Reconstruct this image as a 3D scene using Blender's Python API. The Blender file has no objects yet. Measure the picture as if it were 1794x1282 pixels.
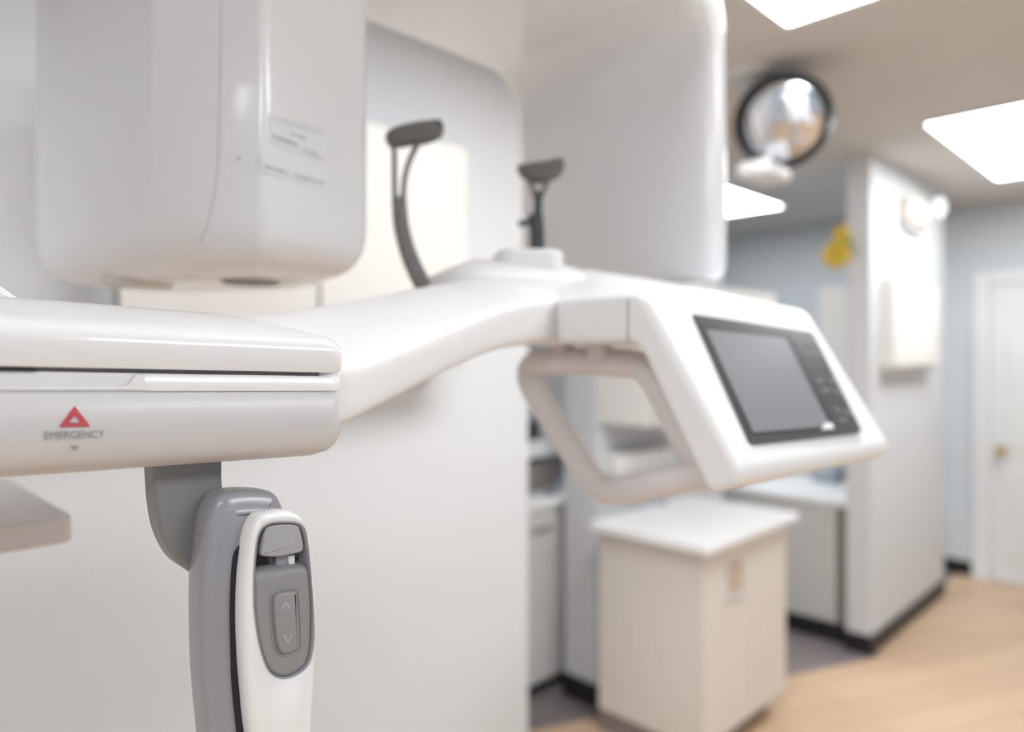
import bpy, bmesh, math, random
from mathutils import Vector, Matrix
from mathutils.bvhtree import BVHTree
random.seed(4)
S2 = math.sqrt(2)
F, CX, HY, CAMZ = 1250.0, 897.0, 620.0, 1.5
sc = bpy.context.scene
C = sc.collection
# ------------------------------------------------------------------ camera, world, exposure
cam_d = bpy.data.cameras.new('camera')
cam = bpy.data.objects.new('camera', cam_d); C.objects.link(cam)
cam.location = (0, 0, CAMZ); cam.rotation_euler = (math.radians(90), 0, 0)
cam_d.sensor_width = 36; cam_d.lens = F * 36 / 1794
cam_d.shift_y = -(641 - HY) / 1794
cam_d.clip_start = 0.02
cam_d.dof.use_dof = True; cam_d.dof.focus_distance = 0.455; cam_d.dof.aperture_fstop = 2.7
sc.camera = cam
w = bpy.data.worlds.new('world'); sc.world = w; w.use_nodes = True
bgn = w.node_tree.nodes['Background']
bgn.inputs[0].default_value = (0.86, 0.93, 1.0, 1); bgn.inputs[1].default_value = 0.45
sc.view_settings.view_transform = 'Standard'; sc.view_settings.look = 'None'
sc.view_settings.exposure = 0.35; sc.view_settings.gamma = 1
sc.view_settings.use_curve_mapping = False
LAMP = 10.5
# ------------------------------------------------------------------ coordinates
def W(r, l, z):                 # room axes (r along the aisle, l across it), z from eye height
    return Vector(((r - l) / S2, (r + l) / S2, CAMZ + z))
RV = Vector((1/S2, 1/S2, 0)); LV = Vector((-1/S2, 1/S2, 0)); ZV = Vector((0, 0, 1))
O = Vector((0, 0, CAMZ))
def ray(px, py): return Vector(((px - CX) / F, 1, (HY - py) / F))
def at(px, py, Y): return O + ray(px, py) * Y
def hit(px, py, p0, n):
    d = ray(px, py); t = (p0 - O).dot(n) / d.dot(n)
    return O + d * t
def rlz(p): return ((p.x + p.y) / S2, (p.y - p.x) / S2, p.z - CAMZ)
FLOOR = -1.5
CEIL = 1.0
# ------------------------------------------------------------------ materials
def nodes_of(name):
    m = bpy.data.materials.new(name); m.use_nodes = True
    return m, m.node_tree, m.node_tree.nodes['Principled BSDF']
def mat(name, col, rough=0.5, metal=0.0, coat=0.0, noise=0.0, nscale=30, bump=0.0, emit=None, trans=0.0):
    m, nt, b = nodes_of(name)
    b.inputs['Base Color'].default_value = (*col, 1)
    b.inputs['Roughness'].default_value = rough
    b.inputs['Metallic'].default_value = metal
    b.inputs['Coat Weight'].default_value = coat
    b.inputs['Coat Roughness'].default_value = 0.08
    b.inputs['Transmission Weight'].default_value = trans
    if noise > 0 or bump > 0:
        tc = nt.nodes.new('ShaderNodeTexCoord'); nz = nt.nodes.new('ShaderNodeTexNoise')
        nz.inputs['Scale'].default_value = nscale; nz.inputs['Detail'].default_value = 4
        nt.links.new(tc.outputs['Object'], nz.inputs['Vector'])
        if noise > 0:
            mx = nt.nodes.new('ShaderNodeMixRGB')
            mx.inputs[1].default_value = (*[c * (1 - noise) for c in col], 1)
            mx.inputs[2].default_value = (*[min(1, c * (1 + noise)) for c in col], 1)
            nt.links.new(nz.outputs['Fac'], mx.inputs[0]); nt.links.new(mx.outputs[0], b.inputs['Base Color'])
        if bump > 0:
            bp = nt.nodes.new('ShaderNodeBump'); bp.inputs['Strength'].default_value = bump
            bp.inputs['Distance'].default_value = 0.001
            nt.links.new(nz.outputs['Fac'], bp.inputs['Height']); nt.links.new(bp.outputs[0], b.inputs['Normal'])
    if emit:
        b.inputs['Emission Color'].default_value = (0.91, 0.96, 1.0, 1); b.inputs['Emission Strength'].default_value = emit
    return m
M = {}
M['gloss'] = mat('white_gloss_plastic', (0.80, 0.80, 0.81), 0.24, coat=0.5, noise=0.01)
M['white'] = mat('white_satin_plastic', (0.79, 0.785, 0.79), 0.40, coat=0.1, noise=0.01)
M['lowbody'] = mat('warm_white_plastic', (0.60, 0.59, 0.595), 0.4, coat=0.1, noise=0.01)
M['handlewhite'] = mat('handset_white_plastic', (0.82, 0.82, 0.82), 0.33, coat=0.2, noise=0.01)
M['grey'] = mat('grey_plastic', (0.31, 0.31, 0.34), 0.30, coat=0.3, noise=0.02)
M['hook'] = mat('bracket_grey_plastic', (0.21, 0.21, 0.215), 0.4, coat=0.1, noise=0.02)
M['inset'] = mat('rubberised_grey', (0.27, 0.272, 0.274), 0.5, noise=0.03, bump=0.05, nscale=900)
M['btn'] = mat('button_grey', (0.38, 0.38, 0.41), 0.42, noise=0.02)
M['glyph'] = mat('pale_glyph', (0.75, 0.75, 0.75), 0.5)
M['dark'] = mat('black_gap', (0.012, 0.012, 0.02), 0.5)
M['seamline'] = mat('pale_seam', (0.48, 0.47, 0.47), 0.6)
M['seam'] = mat('seam_grey', (0.22, 0.205, 0.21), 0.6)
M['red'] = mat('red_print', (0.62, 0.05, 0.075), 0.5)
M['print'] = mat('grey_print', (0.27, 0.27, 0.28), 0.6)
M['faint'] = mat('faint_grey_print', (0.36, 0.37, 0.40), 0.6)
M['bluefaint'] = mat('blue_grey_print', (0.50, 0.54, 0.58), 0.6)
M['sticker'] = mat('sticker_paper', (0.74, 0.76, 0.77), 0.5)
M['bezel'] = mat('charcoal_bezel', (0.052, 0.053, 0.054), 0.32, coat=0.1)
M['bezel2'] = mat('black_screen_rim', (0.022, 0.023, 0.027), 0.4)
M['screen'] = mat('grey_lcd', (0.20, 0.21, 0.225), 0.28, coat=0.3)
M['icon'] = mat('grey_icon', (0.12, 0.12, 0.12), 0.5)
M['strap'] = mat('temple_grey', (0.185, 0.18, 0.175), 0.45, noise=0.03)
M['strapdark'] = mat('temple_charcoal', (0.055, 0.058, 0.065), 0.45)
M['pad'] = mat('taupe_grey_pad', (0.16, 0.15, 0.138), 0.7, noise=0.04, nscale=200)
M['grip'] = mat('grip_white', (0.68, 0.655, 0.655), 0.42, noise=0.01)
M['wall'] = mat('pale_blue_paint', (0.60, 0.63, 0.65), 0.6, noise=0.015, nscale=3, bump=0.05)
M['wallwhite'] = mat('white_paint', (0.66, 0.667, 0.68), 0.6, noise=0.01, nscale=3, bump=0.05)
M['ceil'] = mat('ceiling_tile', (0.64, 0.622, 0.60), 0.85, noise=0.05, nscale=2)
M['black'] = mat('black_vinyl', (0.012, 0.011, 0.011), 0.45)
M['cream'] = mat('cream_laminate', (0.77, 0.745, 0.71), 0.45, noise=0.01, nscale=5)
M['creamdark'] = mat('warm_cream_laminate', (0.66, 0.635, 0.60), 0.5, noise=0.01, nscale=5)
M['beige'] = mat('beige_laminate', (0.70, 0.645, 0.59), 0.45, noise=0.015, nscale=5)
M['tan'] = mat('tan_pull', (0.52, 0.42, 0.34), 0.5)
M['grylam'] = mat('light_grey_laminate', (0.60, 0.585, 0.565), 0.45, noise=0.01)
M['shadegap'] = mat('brown_grey_gap_and_shade', (0.24, 0.215, 0.19), 0.6)  # dark door gaps, and the shade painted on the far cabinet's side strip
M['top'] = mat('white_worktop', (0.84, 0.84, 0.84), 0.3, coat=0.2, noise=0.02, nscale=8)
M['trimw'] = mat('white_trim_paint', (0.74, 0.745, 0.74), 0.4)
M['brass'] = mat('brass', (0.62, 0.47, 0.22), 0.3, metal=1)
M['chrome'] = mat('chrome', (0.7, 0.7, 0.72), 0.15, metal=1)
M['mirror'] = mat('mirror_glass', (0.80, 0.81, 0.84), 0.06, metal=1)
M['lamp'] = mat('lamp_diffuser', (0.9, 0.9, 0.9), 0.5, emit=LAMP)
M['lampframe'] = mat('lamp_frame', (0.72, 0.71, 0.69), 0.5)
M['yellow'] = mat('yellow_petal', (0.72, 0.50, 0.05), 0.6, noise=0.15, nscale=40)
M['green'] = mat('green_leaf', (0.16, 0.26, 0.06), 0.6, noise=0.2, nscale=40)
M['brown'] = mat('brown_grey_box', (0.24, 0.20, 0.19), 0.5, noise=0.05)
M['bluegrey'] = mat('blue_grey_plastic', (0.33, 0.38, 0.42), 0.3)
M['ivory'] = mat('ivory_plastic', (0.66, 0.60, 0.52), 0.4)
def wood(name, c1, c2, width, length):
    m, nt, b = nodes_of(name)
    tc = nt.nodes.new('ShaderNodeTexCoord'); mp = nt.nodes.new('ShaderNodeMapping')
    mp.inputs['Rotation'].default_value[2] = math.radians(-20)
    nt.links.new(tc.outputs['Object'], mp.inputs[0])
    br = nt.nodes.new('ShaderNodeTexBrick')
    br.inputs['Scale'].default_value = 1; br.inputs['Brick Width'].default_value = length
    br.inputs['Row Height'].default_value = width; br.inputs['Mortar Size'].default_value = 0.002
    br.inputs['Color1'].default_value = (*c1, 1); br.inputs['Color2'].default_value = (*c2, 1)
    br.inputs['Mortar'].default_value = (*[c * 0.6 for c in c2], 1)
    nt.links.new(mp.outputs[0], br.inputs[0])
    m2 = nt.nodes.new('ShaderNodeMapping'); m2.inputs['Rotation'].default_value[2] = math.radians(-20)
    m2.inputs['Scale'].default_value = (2, 30, 2)
    nt.links.new(tc.outputs['Object'], m2.inputs[0])
    nz = nt.nodes.new('ShaderNodeTexNoise'); nz.inputs['Scale'].default_value = 2; nz.inputs['Detail'].default_value = 5
    nt.links.new(m2.outputs[0], nz.inputs[0])
    mx = nt.nodes.new('ShaderNodeMixRGB'); mx.blend_type = 'MULTIPLY'; mx.inputs[0].default_value = 0.35
    nt.links.new(br.outputs[0], mx.inputs[1]); nt.links.new(nz.outputs[0], mx.inputs[2])
    nt.links.new(mx.outputs[0], b.inputs['Base Color'])
    b.inputs['Roughness'].default_value = 0.38
    return m
M['wood'] = wood('oak_plank_floor', (0.78, 0.55, 0.36), (0.66, 0.45, 0.29), 0.16, 1.2)
M['vinyl'] = wood('grey_plank_floor', (0.30, 0.255, 0.25), (0.24, 0.205, 0.20), 0.16, 1.2)
# ------------------------------------------------------------------ object helpers
def build(name, verts, faces, m, parent=None, bevel=0, seg=3, sub=0, ang=35, flat=False, lim=40):
    me = bpy.data.meshes.new(name)
    me.from_pydata([tuple(v) for v in verts], [], faces)
    bm = bmesh.new(); bm.from_mesh(me)
    bmesh.ops.recalc_face_normals(bm, faces=bm.faces); bm.to_mesh(me); bm.free()
    me.materials.append(m)
    o = bpy.data.objects.new(name, me); C.objects.link(o)
    if not flat:
        me.polygons.foreach_set('use_smooth', [True] * len(me.polygons))
        if not sub and not bevel: me.set_sharp_from_angle(angle=math.radians(ang))
    if bevel:
        b = o.modifiers.new('bevel', 'BEVEL'); b.width = bevel; b.segments = seg
        b.limit_method = 'ANGLE'; b.angle_limit = math.radians(lim); b.harden_normals = True
    if sub:
        s = o.modifiers.new('subdivision', 'SUBSURF'); s.levels = sub; s.render_levels = sub
    if parent: o.parent = parent
    return o
def thing(name, label, cat, group=None):
    o = bpy.data.objects.new(name, None); C.objects.link(o); o.empty_display_size = 0.05
    o['label'] = label; o['category'] = cat
    if group: o['group'] = group
    return o
def tag(o, label, cat, group=None):
    o['label'] = label; o['category'] = cat
    if group: o['group'] = group
    return o
def structure(o, label=None):
    o['kind'] = 'structure'
    if label: o['label'] = label
    return o
def prism(name, pts, vec, m, parent=None, **k):
    n = len(pts); v = list(pts) + [p + vec for p in pts]
    f = [list(range(n))[::-1], list(range(n, 2 * n))] + [[i, (i + 1) % n, n + (i + 1) % n, n + i] for i in range(n)]
    return build(name, v, f, m, parent, **k)
def box(name, r0, r1, l0, l1, z0, z1, m, parent=None, **k):
    pts = [W(r0, l0, z0), W(r1, l0, z0), W(r1, l1, z0), W(r0, l1, z0)]
    return prism(name, pts, ZV * (z1 - z0), m, parent, **k)
def loft(name, rings, m, parent=None, cap=True, closed=False, **k):
    n = len(rings[0]); v = [p for R_ in rings for p in R_]; f = []
    cnt = len(rings)
    for a in range(cnt if closed else cnt - 1):
        b = (a + 1) % cnt
        for i in range(n):
            j = (i + 1) % n
            f.append([a * n + i, a * n + j, b * n + j, b * n + i])
    if cap and not closed:
        f.append(list(range(n))[::-1]); f.append([(cnt - 1) * n + i for i in range(n)])
    return build(name, v, f, m, parent, **k)
def smooth_closed(pts, k=5):
    n = len(pts); out = []
    for i in range(n):
        p0, p1, p2, p3 = pts[i - 1], pts[i], pts[(i + 1) % n], pts[(i + 2) % n]
        for j in range(k):
            t = j / k
            out.append(tuple(0.5 * (2 * b + (c - a) * t + (2 * a - 5 * b + 4 * c - d) * t * t + (-a + 3 * b - 3 * c + d) * t ** 3)
                             for a, b, c, d in zip(p0, p1, p2, p3)))
    return out
def smooth_open(pts, k=8):
    n = len(pts); out = []
    for i in range(n - 1):
        p0, p1, p2, p3 = pts[max(i - 1, 0)], pts[i], pts[i + 1], pts[min(i + 2, n - 1)]
        for j in range(k):
            t = j / k
            out.append(tuple(0.5 * (2 * b + (c - a) * t + (2 * a - 5 * b + 4 * c - d) * t * t + (-a + 3 * b - 3 * c + d) * t ** 3)
                             for a, b, c, d in zip(p0, p1, p2, p3)))
    out.append(tuple(pts[-1])); return out
def round_poly(pts, rad, seg=6):
    n = len(pts); out = []
    for i in range(n):
        R_ = rad[i] if isinstance(rad, (list, tuple)) else rad
        a, b, c = Vector(pts[i - 1]), Vector(pts[i]), Vector(pts[(i + 1) % n])
        u = (a - b).normalized(); v = (c - b).normalized()
        if R_ <= 0: out.append(tuple(b)); continue
        th = u.angle(v); d = min(R_ / math.tan(th / 2), (a - b).length * .49, (c - b).length * .49)
        rr = d * math.tan(th / 2)
        ctr = b + (u + v).normalized() * (rr / math.sin(th / 2))
        s = b + u * d - ctr; e = b + v * d - ctr
        full = s.angle(e)
        for j in range(seg + 1):
            t = j / seg
            q = (s * math.sin((1 - t) * full) + e * math.sin(t * full)) / math.sin(full) if full > 1e-4 else s
            out.append(tuple(ctr + q))
    return out
def rrect(x0, x1, y0, y1, R_, seg=6):
    R_ = max(0.0005, min(R_, (x1 - x0) * .49, (y1 - y0) * .49))
    return round_poly([(x0, y0), (x1, y0), (x1, y1), (x0, y1)], R_, seg)
def tube(name, pts, rad, m, parent=None, n=14, closed=False, flat=1.0, up=ZV):
    P = [Vector(p) for p in pts]; rings = []
    for i, p in enumerate(P):
        if closed: t = P[(i + 1) % len(P)] - P[i - 1]
        else: t = P[min(i + 1, len(P) - 1)] - P[max(i - 1, 0)]
        t.normalize(); a = t.cross(up)
        if a.length < 1e-4: a = Vector((1, 0, 0))
        a.normalize(); b = a.cross(t).normalized()
        rr = rad[i] if isinstance(rad, (list, tuple)) else rad
        rings.append([p + a * math.cos(2 * math.pi * k / n) * rr + b * math.sin(2 * math.pi * k / n) * rr * flat for k in range(n)])
    return loft(name, rings, m, parent, closed=closed, ang=60)
def lathe(name, prof, org, axis, m, parent=None, n=40, ang=40):
    axis = axis.normalized(); a = axis.cross(Vector((0.3, 0.2, 0.9))).normalized(); b = axis.cross(a)
    rings = [[org + axis * h + (a * math.cos(2 * math.pi * k / n) + b * math.sin(2 * math.pi * k / n)) * max(r, 1e-4) for k in range(n)] for r, h in prof]
    return loft(name, rings, m, parent, ang=ang)
def traced(name, px, p0, n, thick, m, parent=None, sm=0, off=0.0, **k):
    """outline on a real plane (p0, n), thickness going away from the viewer side"""
    n = n.normalized()
    if n.dot(O - p0) < 0: n = -n
    pts = smooth_closed(px, sm) if sm else px
    P = [hit(x, y, p0 + n * off, n) for x, y in pts]
    return prism(name, P, -n * thick, m, parent, **k)
# ================================================================== SETTING
def quad_struct(name, pts, z0, z1, m):
    return structure(prism(name, [W(r, l, z0) for r, l in pts], ZV * (z1 - z0), m, None))
quad_struct('floor', [(-3, -3), (6.0, -3), (6.0, 4.5), (-3, 4.5)], FLOOR - .1, FLOOR, M['wood'])
fa = rlz(hit(1548, 1149, O + ZV * FLOOR, ZV)); fb = rlz(hit(700, 1330, O + ZV * FLOOR, ZV))
quad_struct('floor', [(fb[0], fb[1]), (fa[0], fa[1]), (3.80, 1.30), (5.6, 1.30), (5.6, 4.4), (1.9, 4.4)], FLOOR + .0005, FLOOR + .003, M['vinyl'])
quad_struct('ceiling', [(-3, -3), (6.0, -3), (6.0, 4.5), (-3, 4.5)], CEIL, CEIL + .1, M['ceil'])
structure(box('wall_back', 5.60, 5.7, -3, 4.5, FLOOR, CEIL, M['wall']))
structure(box('wall_left', -3, 1.85, 1.77, 1.9, FLOOR, CEIL, M['wallwhite']))
structure(box('wall_far_left', 1.85, 5.6, 4.4, 4.5, FLOOR, CEIL, M['wall']))
structure(box('wall_pillar', 3.76, 5.06, 1.245, 1.36, FLOOR, CEIL, M['wallwhite']))
structure(box('wall_partition', 2.39, 3.45, 1.88, 2.06, FLOOR, CEIL, M['wallwhite']))
def skirt(name, r0, r1, l0, l1):
    structure(box(name, r0, r1, l0, l1, FLOOR, FLOOR + .10, M['black'], bevel=.004))
skirt('baseboard_pillar_side', 3.752, 5.068, 1.236, 1.245)
skirt('baseboard_pillar_end', 3.75, 3.76, 1.236, 1.37)
skirt('baseboard_pillar_back', 5.06, 5.07, 1.236, 1.37)
skirt('baseboard_partition_end', 2.38, 2.39, 1.872, 2.068)
skirt('baseboard_back', 5.59, 5.60, 1.2, 1.36)
skirt('baseboard_back', 5.59, 5.60, 1.36, 4.4)
# door in the back wall (plane r = 5.6)
BW = W(5.6, 0, 0)
def onback(px, py): return rlz(hit(px, py, BW, RV))
dl = onback(1738, 600)[1]; cl = onback(1704, 600)[1]
dw = 0.86
ztop = onback(1740, 498)[2]; zct = onback(1710, 478)[2]
door = structure(box('door_1', 5.585, 5.599, dl - dw, dl, FLOOR + .01, ztop, M['trimw'], bevel=.004))
for (a, b, c, d) in [(.09, .40, -1.35, -.75), (.46, .77, -1.35, -.75), (.09, .40, -.62, .38), (.46, .77, -.62, .38)]:
    box('door_panel', 5.575, 5.586, dl - b, dl - a, c, d, M['trimw'], door, bevel=.006)
kp = W(5.565, dl - 0.06, onback(1750, 787)[2])
kn = lathe('door_handle', [(0.0, -.001), (.03, 0), (.03, .006), (.012, .01), (.012, .035), (.027, .042), (.03, .055), (.02, .068), (0, .07)], kp, -RV, M['brass'], door)
kn['label'] = 'round brass door knob'
structure(box('trim_1', 5.565, 5.602, dl, cl, FLOOR, zct, M['trimw'], bevel=.008))
structure(box('trim_2', 5.565, 5.602, dl - dw, dl, ztop, zct, M['trimw'], bevel=.008))
structure(box('trim_3', 5.565, 5.602, dl - dw - (cl - dl), dl - dw, FLOOR, zct, M['trimw'], bevel=.008))
structure(box('trim_4', 5.55, 5.60, dl - dw, dl, FLOOR, FLOOR + .012, M['tan']))
# ceiling lights
def ceiling_light(r0, r1, l0, l1, label):
    t = thing('ceiling_light', label, 'ceiling light', 'recessed ceiling light panels')
    t.location = W((r0 + r1) / 2, (l0 + l1) / 2, CEIL); inv = Matrix.Translation(-t.location)
    g = .02
    fr = bpy.data.objects
    parts = []
    v = []
    for zz, e in ((CEIL - .001, g), (CEIL - .012, g), (CEIL - .012, 0), (CEIL - .001, 0)):
        v.append([W(r0 - e, l0 - e, zz), W(r1 + e, l0 - e, zz), W(r1 + e, l1 + e, zz), W(r0 - e, l1 + e, zz)])
    rings = [[v[k][i] for k in range(4)] for i in range(4)]
    parts.append(loft('frame', rings, M['lampframe'], None, closed=True))
    parts.append(prism('diffuser', [W(a, b, CEIL - .009) for a, b in round_poly([(r0, l0), (r1, l0), (r1, l1), (r0, l1)], .02)], ZV * .006, M['lamp'], None))
    for p in parts: p.parent = t; p.matrix_parent_inverse = inv
    return t
ceiling_light(3.44, 4.80, .31, .915, 'white ceiling light panel at right, above the far doorway')
ceiling_light(.74, 2.11, .33, .935, 'white ceiling light panel cut by the top edge, right of the tall white housing')
ceiling_light(3.33, 4.68, 2.10, 2.70, 'small-looking white ceiling light panel just left of the pillar, under the round mirror')
ceiling_light(-2.40, -1.03, .33, .935, 'added white ceiling light panel behind the camera, out of view, for fill light')  # added out of view to brighten the machine
ceiling_light(.74, 2.11, -1.47, -.87, 'added white ceiling light panel off to the right, out of view, for fill light')  # another added panel outside the frame, there only for its light
ceiling_light(-1.96, -.60, -1.47, -.87, 'added white ceiling light panel behind and right of the camera, out of view, for fill light')  # unseen panel, added as fill light
# ================================================================== X-RAY UNIT
U = thing('dental_x_ray_unit', 'large white panoramic dental x-ray machine with tilted control panel, filling the foreground', 'x-ray machine')
L0 = 0.4376; RC = 0.2755; TILT = -0.036
def TW(r, l, z): return W(r, l, z + TILT * (r - .2696))
Tv = (RV + ZV * TILT).normalized()
# --- carrying column (out of frame, left) and foot
cr = [W(-.35, .75, 0) + Vector((x, y, 0)) for x, y in rrect(-.11, .11, -.09, .09, .03)]
loft('column', [[p + ZV * z for p in cr] for z in (FLOOR, -.5, .5, .62)], M['white'], U)
ft = [W(-.35, .75, FLOOR) + Vector((x, y, 0)) for x, y in rrect(-.3, .25, -.25, .25, .08)]
prism('foot_plate', ft, ZV * .03, M['white'], U, bevel=.01)
# --- console block
def stack(name, r0, r1, l0, l1, R_, layers, m, fn=TW, square_left=False, **k):
    rings = []
    for ins, z in layers:
        if square_left:
            q_ = max(R_ - ins * .6, .004)
            rings.append([fn(a, b, z) for a, b in round_poly([(r0, l0 + ins), (r1 - ins, l0 + ins), (r1 - ins, l1 - ins), (r0, l1 - ins)], [0, q_, q_, 0], 8)]); continue
        rings.append([fn(a, b, z) for a, b in rrect(r0 + ins, r1 - ins, l0 + ins, l1 - ins, max(R_ - ins * .6, .004), 8)])
    return loft(name, rings, m, U, **k)
BL = L0 + .15
cov = stack('console_cover', -.42, RC, L0, BL, .014, [(.004, -.0125), (.0008, -.0132), (0, -.0115), (0, .001), (.001, .005), (.004, .0086), (.009, .0115),
      (.018, .0145), (.035, .0195), (.055, .0245), (.07, .027)], M['gloss'], ang=70)
stack('console_gap', -.41, RC - .007, L0 + .007, BL - .007, .012, [(0, -.03), (0, -.01)], M['seam'])
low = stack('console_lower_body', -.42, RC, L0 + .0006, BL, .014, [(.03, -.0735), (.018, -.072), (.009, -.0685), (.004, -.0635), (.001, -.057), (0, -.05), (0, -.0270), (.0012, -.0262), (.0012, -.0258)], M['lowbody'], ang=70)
fp = W(0, L0, 0)
rn = rlz(hit(240, 660, fp, LV))[0]
def zc(px, py):
    r, l, z = rlz(hit(px, py, fp, LV)); return r, z - TILT * (r - .2696)
stack('console_band', rn + .004, RC,  L0, BL, .014, [(0, -.0258), (0, -.0168), (.001, -.0158)], M['gloss'], ang=70, square_left=True)
# left piece of the band with the scooped finger recess
q = [(-.42, -.0258), (rn + .02, -.0258), (rn + .02, -.0161)]
sc_px = [(241, 655), (236, 660), (231, 669), (222, 675), (208, 677)]
q += [zc(x, y) for x, y in sc_px]; q += [(-.42, zc(60, 677)[1])]
prism('console_band', [TW(a, L0 + .00015, z) for a, z in q], LV * .012, M['gloss'], U, bevel=.0012, seg=2)
prism('finger_recess', [TW(a_, L0 + .0045, z_) for a_, z_ in ((-.42, -.0255), (rn + .01, -.0255), (rn + .01, -.0158), (-.42, -.0158))], LV * .006, M['gloss'], U)
traced('slot', [(-40, 645.5), (62, 646.5), (64, 650.5), (-40, 649.5)], W(0, L0 + .003, 0), LV, .004, M['dark'], U)
# shoulder hump on the far left of the console
hp_ = [(-.42, .02), (.085, .02)] + [(rlz(hit(x, y, W(0, .57, 0), LV))[0], rlz(hit(x, y, W(0, .57, 0), LV))[2]) for x, y in ((62, 544), (38, 530), (0, 503), (-60, 468))] + [(-.42, .12)]
prism('console_shoulder', [W(a, .56, z) for a, z in hp_], LV * .10, M['gloss'], U, bevel=.008, seg=4)
# printed emergency mark
def frontmark(name, px, m, off=.0004): return traced(name, px, fp + LV * .0006, LV, .0006, m, U, off=off, flat=True)
def tri_ring(o, i, m):
    n = LV; A = [hit(x, y, fp + LV * .0006 - LV * .0006, n) for x, y in o]; B = [hit(x, y, fp, n) for x, y in i]
    return A, B
bm_v = []; bm_f = []
for o_, i_ in (([(131, 711), (158.5, 747), (103.5, 748)], [(131, 718.5), (151, 743.5), (111.5, 744.2)]),
               ([(131, 720.5), (149, 742.2), (114, 742.8)], [(131, 727), (141.5, 740), (120.5, 740.4)])):
    b0 = len(bm_v)
    bm_v += [hit(x, y, fp - LV * .0003, LV) for x, y in o_] + [hit(x, y, fp - LV * .0003, LV) for x, y in i_]
    bm_f += [[b0 + k, b0 + (k + 1) % 3, b0 + 3 + (k + 1) % 3, b0 + 3 + k] for k in range(3)]
build('warning_triangle', bm_v, bm_f, M['red'], low, flat=True)['label'] = 'red double-outlined warning triangle'
build('down_arrow_mark', [hit(x, y, fp - LV * .0003, LV) for x, y in ((122.5, 781), (138.5, 781), (130.5, 789.5))], [[0, 1, 2]], M['print'], low, flat=True)
def text_mesh(name, s, org, ex, ey, height, width, m, parent, sp=1.0):
    cu = bpy.data.curves.new(name, 'FONT'); cu.body = s; cu.size = 1; cu.space_character = sp
    to = bpy.data.objects.new(name + '_t', cu); C.objects.link(to)
    bpy.context.view_layer.update()
    me = bpy.data.meshes.new_from_object(to.evaluated_get(bpy.context.evaluated_depsgraph_get()))
    bpy.data.objects.remove(to)
    xs = [v.co.x for v in me.vertices]; ys = [v.co.y for v in me.vertices]
    x0, x1, y0, y1 = min(xs), max(xs), min(ys), max(ys)
    for v in me.vertices:
        v.co = org + ex * ((v.co.x - x0) / (x1 - x0) * width) + ey * ((v.co.y - y0) / (y1 - y0) * height)
    me.materials.clear(); me.materials.append(m)
    o = bpy.data.objects.new(name, me); C.objects.link(o); o.parent = parent
    return o
e0 = hit(78, 770, fp - LV * .0003, LV); e1 = hit(183, 766.5, fp - LV * .0003, LV); e2 = hit(78, 756, fp - LV * .0003, LV)
text_mesh('emergency_lettering', 'EMERGENCY', e0, (e1 - e0).normalized(), ZV, (e2 - e0).length, (e1 - e0).length, M['print'], low)
# --- gooseneck arm
st = [  # near px, Y, edge y, bottom y, far z, crown z
    (560, .485, 640, 760, .020, .024), (612, .505, 648, 750, .026, .030), (660, .545, 632, 722, .031, .036), (709, .585, 613, 697, .036, .043), (762, .63, 592, 668, .043, .052),
    (814, .68, 569, 641, .052, .063), (862, .735, 548, 620, .064, .074), (911, .79, 533, 607, .076, .084), (970, .85, 527, 602, .093, .100), (1000, .90, 524, 598, .101, .107), (1035, .96, 515, 595, .107, .113), (1075, 1.02, 508, 592, .109, .113), (1110, 1.08, 506, 590, .10, .104)]
rings = []
for i, (x, Y, ye, yb, zf, zcn) in enumerate(st):
    a = at(x, ye, Y); b = at(x, yb, Y)
    n = Vector((-.89, .45, 0)) * .13
    def q(t, z): 
        p = a + n * t; p.z = CAMZ + z; return p
    ze = a.z - CAMZ; zb = b.z - CAMZ; h = zcn - ze
    rings.append([q(.04, zb), q(.0, zb + .006), q(0, zb + .02), q(0, ze - .006), q(.012, ze), q(.06, ze + h * .13), q(.25, ze + h * .48), q(.5, ze + h * .85), q(.75, zcn), q(.93, zf), q(1.0, zf - .012), q(1.0, zb + .01), q(.93, zb), q(.5, zb - .002)])
arm = loft('console_arm', rings, M['white'], U, sub=2)
# --- control panel housing
G = .635
prof_px = [(975, 470), (970, 527), (1114, 515), (1148, 536), (1184, 607), (1239, 716)]
prof = [(.66, .066), (.60, .066), (.54, .066), (.50, .066), (.440, .0665), (.319, -.124), (.362, -.139), (.447, .012), (.66, .012)]
prof = round_poly(prof, [.01, 0, 0, 0, .030, .018, .012, .022, .01], 8)
rings = []
RE = 1.066
for r in (G, .65, .67, .70, .75, .82, .90, .98, 1.02, 1.045, RE):
    t = min(1, max(0, (r - G) / .11)); s = t * t * (3 - 2 * t)
    e = max(0, (r - .95) / .12); fall = 1 - .15 * e * e
    ring = []
    for l, z in prof:
        wt = min(1.1, max(0, (l - .425) / .175)) if z > .04 else 0
        dz = .051 * s * wt * fall - (.003 * wt)
        ring.append(W(r, l, z + dz - (r - G) / .43 * (.006 if z > 0 else .012)))
    rings.append(ring)
hous = loft('control_panel_housing', rings, M['white'], U, bevel=.014, seg=6, lim=55)
for k_, px_ in (('side_seam', 975), ('side_seam', 1100)):
    a = hit(px_, 533 if px_ < 1000 else 524, W(G - .0002, 0, 0), RV); b = hit(px_, 598, W(G - .0002, 0, 0), RV)
    tube('side_seam', [a, b], .0007, M['seam'], hous, n=6)
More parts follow.
